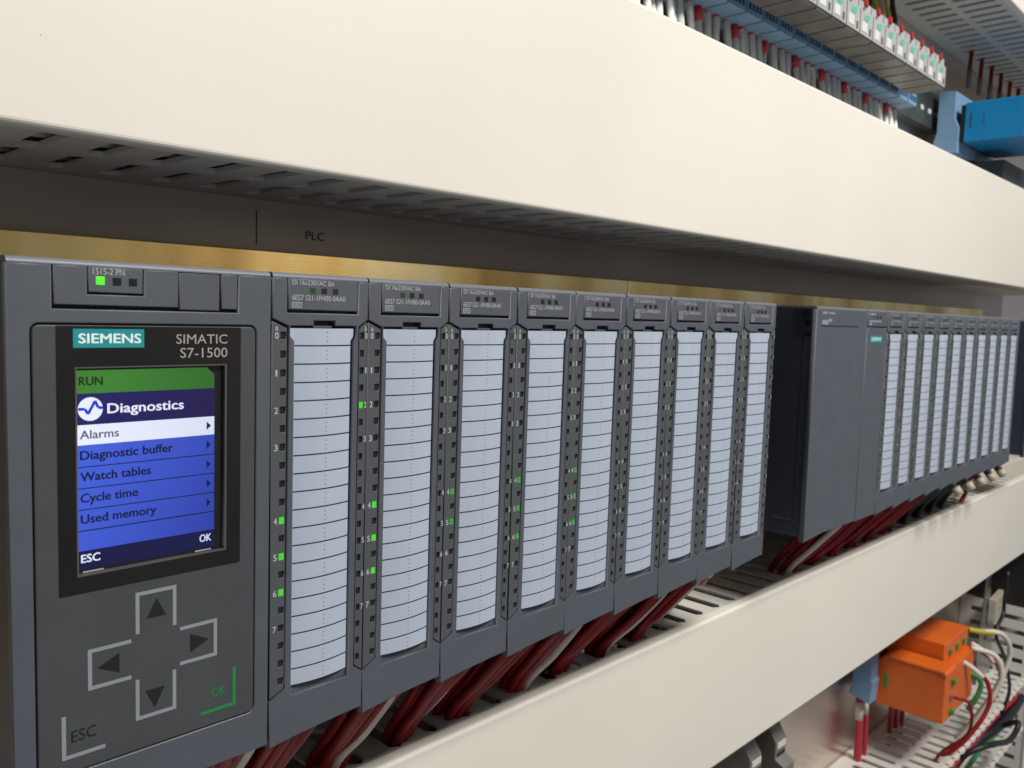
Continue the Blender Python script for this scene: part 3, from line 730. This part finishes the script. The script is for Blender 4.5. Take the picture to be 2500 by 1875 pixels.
for k in range(9):
    cm = ('wire_yellow', 'beige', 'redb', 'wire_yellow', 'wire_black', 'wire_yellow', 'beige', 'wire_yellow', 'wire_black')[k]
    t = thing('riser_wire', '%s wire rising from the relay row into the topmost trunking' % {'wire_yellow': 'yellow', 'beige': 'beige', 'redb': 'red', 'wire_black': 'black'}[cm], 'wire', (588 + 15 * k, 0, 0), (0, 100, 280), 'wires rising to the topmost trunking')
    link('wire', tube('wire', [(0, 96, 276), (3, 98, 292), (6 + random.uniform(-8, 8), 104, 312), (8, 106, 345)], 2.6, cm), t)

# ------------------------------------------------------------------ orange relays and neighbours under the lower trunking
og = wide_relay('orange_relay', 'orange box relay with green mark on its side, beside the small blue socket', 820, 30, 39.5, 110.5, -419, -363, 'orange')
c = rounded(-2.2, 2.2, -8, 8, 2.1, 5)
link('green_mark', prism('green_mark', [(100 + y, -391 + z) for y, z in c], 819.7, 820.4, 'green', 'x'), og)
link('rim', prism('rim', [(38.6, -367.5), (38.6, -365), (41, -361.8), (97, -361.5), (97, -364), (44, -364.6)], 818.8, 851, 'orange', 'x', 0.5), og)
for z in (-378, -412): link('terminal', box('terminal', 840, 848, 35.5, 39.6, z - 3, z + 3, 'green', 0.8), og)
link('clamp_screw', box('clamp_screw', 838, 843, 36, 39.6, -397, -393, 'steel', 0.6), og)
link('socket_base', prism('socket_base', [(115.2, -416), (115.2, -366), (134, -366), (134, -396), (126, -412)], 812, 850, 'blue', 'x', 0.6), og)
og2 = wide_relay('orange_relay', 'orange box relay with white wires looping from its front, half hidden by the trunking', 856, 84, 53, 118, -425, -345, 'orange', chamfer=False)
link('lower_step', box('lower_step', 857, 938, 44, 52.98, -425, -368, 'orange', 0.8), og2)
for k in range(3): link('terminal', box('terminal', 872 + 24 * k, 880 + 24 * k, 50.5, 53.1, -361, -355, 'green', 0.6), og2)
def loop(label, mt, pts, rad=2.6, tip=None):
    t = thing('loop_wire', label, 'wire', (0, 0, 0), pts[-1], 'wires looping from the orange relays')
    link('wire', tube('wire', pts, rad, mt), t)
    if tip: link('sleeve', tube('sleeve', tip[1], rad + 0.4, tip[0]), t)
loop('white wire with yellow sleeve looping down from the far orange relay', 'wire_white', [(952, 46, -352), (975, 26, -356), (992, 20, -384), (985, 32, -432), (978, 60, -492)], 3.0,
     ('wire_yellow', [(944, 54, -350), (952, 46, -352), (966, 33, -354)]))
loop('white wire looping below the yellow sleeved one', 'wire_white', [(930, 46, -366), (946, 24, -374), (952, 18, -402), (944, 34, -446), (940, 60, -492)], 3.0)
loop('red wire looping with white sleeve beside the far orange relay', 'redb', [(946, 40, -372), (964, 24, -392), (968, 24, -420), (956, 40, -460), (952, 60, -492)], 2.6,
     ('wire_white', [(938, 48, -364), (950, 36, -374), (958, 29, -386)]))
loop('dark red wire curving down to the slots in front of the orange relays', 'red', [(905, 42, -378), (918, 24, -396), (914, 20, -424), (896, 36, -462), (890, 60, -492)], 2.5,
     ('wire_white', [(900, 46, -374), (908, 36, -382), (915, 28, -391)]))
loop('dark red wire tight against the front of the near orange relay', 'red', [(846, 36, -396), (858, 24, -404), (868, 26, -440), (866, 50, -470), (866, 60, -492)], 1.8)
loop('green wire tucked between the two orange relays', 'wire_green', [(930, 50, -395), (938, 36, -404), (936, 36, -420), (928, 44, -440)], 3.0)
for k, (x, y, w) in enumerate(((803, 119, 1), (821, 118.5, 0), (897, 118, 0), (916, 118, 0), (933, 117, 0))):
    t = thing('down_wire', ('thick red wire with white sleeve below the small blue socket' if k == 0 else 'thinner red wire with grey sleeve below the small blue socket' if k == 1 else 'thin red wire under the orange relay going into the slots'), 'wire', (0, 0, 0), (x, y, -500),
              'red wires below the blue socket' if k < 2 else 'red wires under the orange relays')
    rad = 4.2 if k == 0 else 2.8
    link('wire', tube('wire', [(x, y, -505), (x, y, -450), (x, y + 1, -436)], rad, 'redb', 10), t)
    if k < 2:
        link('sleeve', tube('sleeve', [(x, y + 1, -437), (x, y + 2, -417)], rad + 0.2, 'wire_white', 10), t)
        link('tip', tube('tip', [(x, y + 2, -417.5), (x, y + 2, -412)], rad - 0.6, 'redb', 10), t)
    else: link('riser', tube('riser', [(x, y + 1, -437), (x, y + 1, -418)], rad, 'redb', 10), t)
bs = thing('blue_socket', 'small blue socket with red wires beside the near orange relay', 'socket', (0, 0, 0), (798, 125, -410))
link('body', prism('body', [(106, -330), (106, -384), (104, -388), (106, -412), (130, -406), (126, -394), (128, -330)], 792, 811, 'blue', 'x', 0.8), bs)
# loom in the open trunking
LOOM = (('redb', 2.6, 'red', 47, -497), ('wire_blue', 3.6, 'dark blue', 51, -508), ('wire_blue', 3.6, 'second dark blue', 56, -516), ('wire_green', 2.4, 'green', 46, -520),
        ('wire_black', 4.2, 'thick black', 62, -512), ('red', 2.4, 'dark red', 66, -522), ('wire_black', 3.6, 'slim black', 74, -530), ('wire_white', 2.0, 'white', 58, -534))
for k, (mt, rad, nm, y, z) in enumerate(LOOM):
    t = thing('loom_cable', '%s cable of the loom lying in the open slotted trunking' % nm, 'cable', (0, 0, 0), (1000, 60, -550), 'loom in the open trunking')
    g = -18 if k in (3, 7) else -4
    link('wire', tube('wire', [(760 + 10 * k, y + 8, z + 2 * g), (880, y + 2, z + g), (980, y, z), (1060, y + 2, z - 3 + 2 * (k % 3)), (1150, y, z - 4), (1196, y + 4, z - 10)], rad, mt, 10), t)
for k in range(5):
    t = thing('loom_cable', ('thick black cable at the front of the far end of the loom', 'black cable under the thick front one at the far end of the loom', 'black cable in the middle of the far end of the loom',
                             'black cable low in the far end of the loom', 'purple black cable on top of the far end of the loom')[k], 'cable', (0, 0, 0), (1120, 50, -550), 'loom in the open trunking')
    y = 44 + 5 * k; z = -505 - 9 * (k % 3)
    link('wire', tube('wire', [(1012 + 16 * k, y + 16, z - 14), (1050 + 8 * k, y + 2, z - 4), (1110, y - 4, z), (1190, y, z - 2)], 5.0, 'wire_black', 10), t)
t = thing('black_cable', 'thin black cable hanging in front of the upright trunking', 'cable', (0, 0, 0), (1060, 40, -470))
link('wire', tube('wire', [(1014, 34, -290), (1013, 35, -326), (1012, 35, -342), (990, 35, -354), (991, 35, -368), (1024, 35, -394), (1062, 36, -430), (1087, 38, -466), (1092, 46, -500)], 2.2, 'wire_black'), t)
t = thing('black_cable', 'black cable hanging in a loop below the open trunking', 'cable', (0, 0, 0), (960, 20, -560))
link('wire', tube('wire', [(1075, 40, -508), (1060, 20, -490), (1044, 18, -497), (1008, 18, -496), (950, 22, -481), (925, 40, -490), (930, 56, -520)], 3.4, 'wire_black', 10), t)
t = thing('mounting_bracket', 'perforated zinc steel bracket beyond the orange relays', 'bracket', (0, 0, 0), (1160, 88, -484))
link('plate', plate('plate', [(1130, -484), (1196, -484), (1196, -388), (1168, -371), (1162, -250), (1147, -250), (1147, -341), (1136, -400)], [], 88, 90, 'steel', 0.4), t)
for k in range(4): link('hole', prism('hole', [(1158 + 4 * math.cos(a), -382 - 22 * k + 4 * math.sin(a)) for a in (2 * math.pi * q / 14 for q in range(14))], 87.7, 88.3, 'cavity', 'y'), t)
t = thing('cable_clip', 'beige plastic clip on the steel bracket', 'clip', (0, 0, 0), (1190, 84, -390))
link('body', prism('body', [(1158, -371), (1210, -366), (1222, -374), (1214, -388), (1176, -386), (1168, -402), (1160, -402)], 78, 87.5, 'beige', 'y', 1.0), t)
t = thing('black_unit', 'black box unit above the upright trunking beyond the orange relays', 'device', (0, 0, 0), (1240, 90, -382))
link('body', box('body', 1204, 1300, 46, 134, -383, -282, 'wire_black', 1.2), t)
link('front_label', box('front_label', 1220, 1280, 45.6, 46.2, -350, -320, 'navy', 0.1), t)
# terminals under the lower trunking
for k, (x, lab) in enumerate(((458, 'grey terminal block under the lower trunking, corner only showing'), (500, 'grey terminal block with screw holes, end of its row under the lower trunking'))):
    t = thing('terminal_block', lab, 'terminal', (x, 0, 0), (10, 130, -380), 'terminal blocks under the trunking')
    link('body', prism('body', [(80, -326), (72, -338), (72, -352), (64, -356), (64, -400), (130, -400), (130, -326)], 0, 18, 'terminal', 'x', 0.8), t)
    link('marker', box('marker', 2, 16, 71.2, 73, -344, -339, 'relayw', 0.3), t)
    for q in range(3): link('screw', box('screw', 2.5 + 5 * q, 5.5 + 5 * q, 71.4, 72.4, -350.5, -347.5, 'cavity'), t)
t = thing('terminal_wire', 'short red wire below the grey terminal block', 'wire', (0, 0, 0), (505, 70, -420))
link('wire', tube('wire', [(505, 70, -398), (505, 66, -410), (500, 64, -440)], 3.0, 'redb'), t)

for o in list(bpy.data.objects):
    if '_b' in o.keys(): del o['_b']
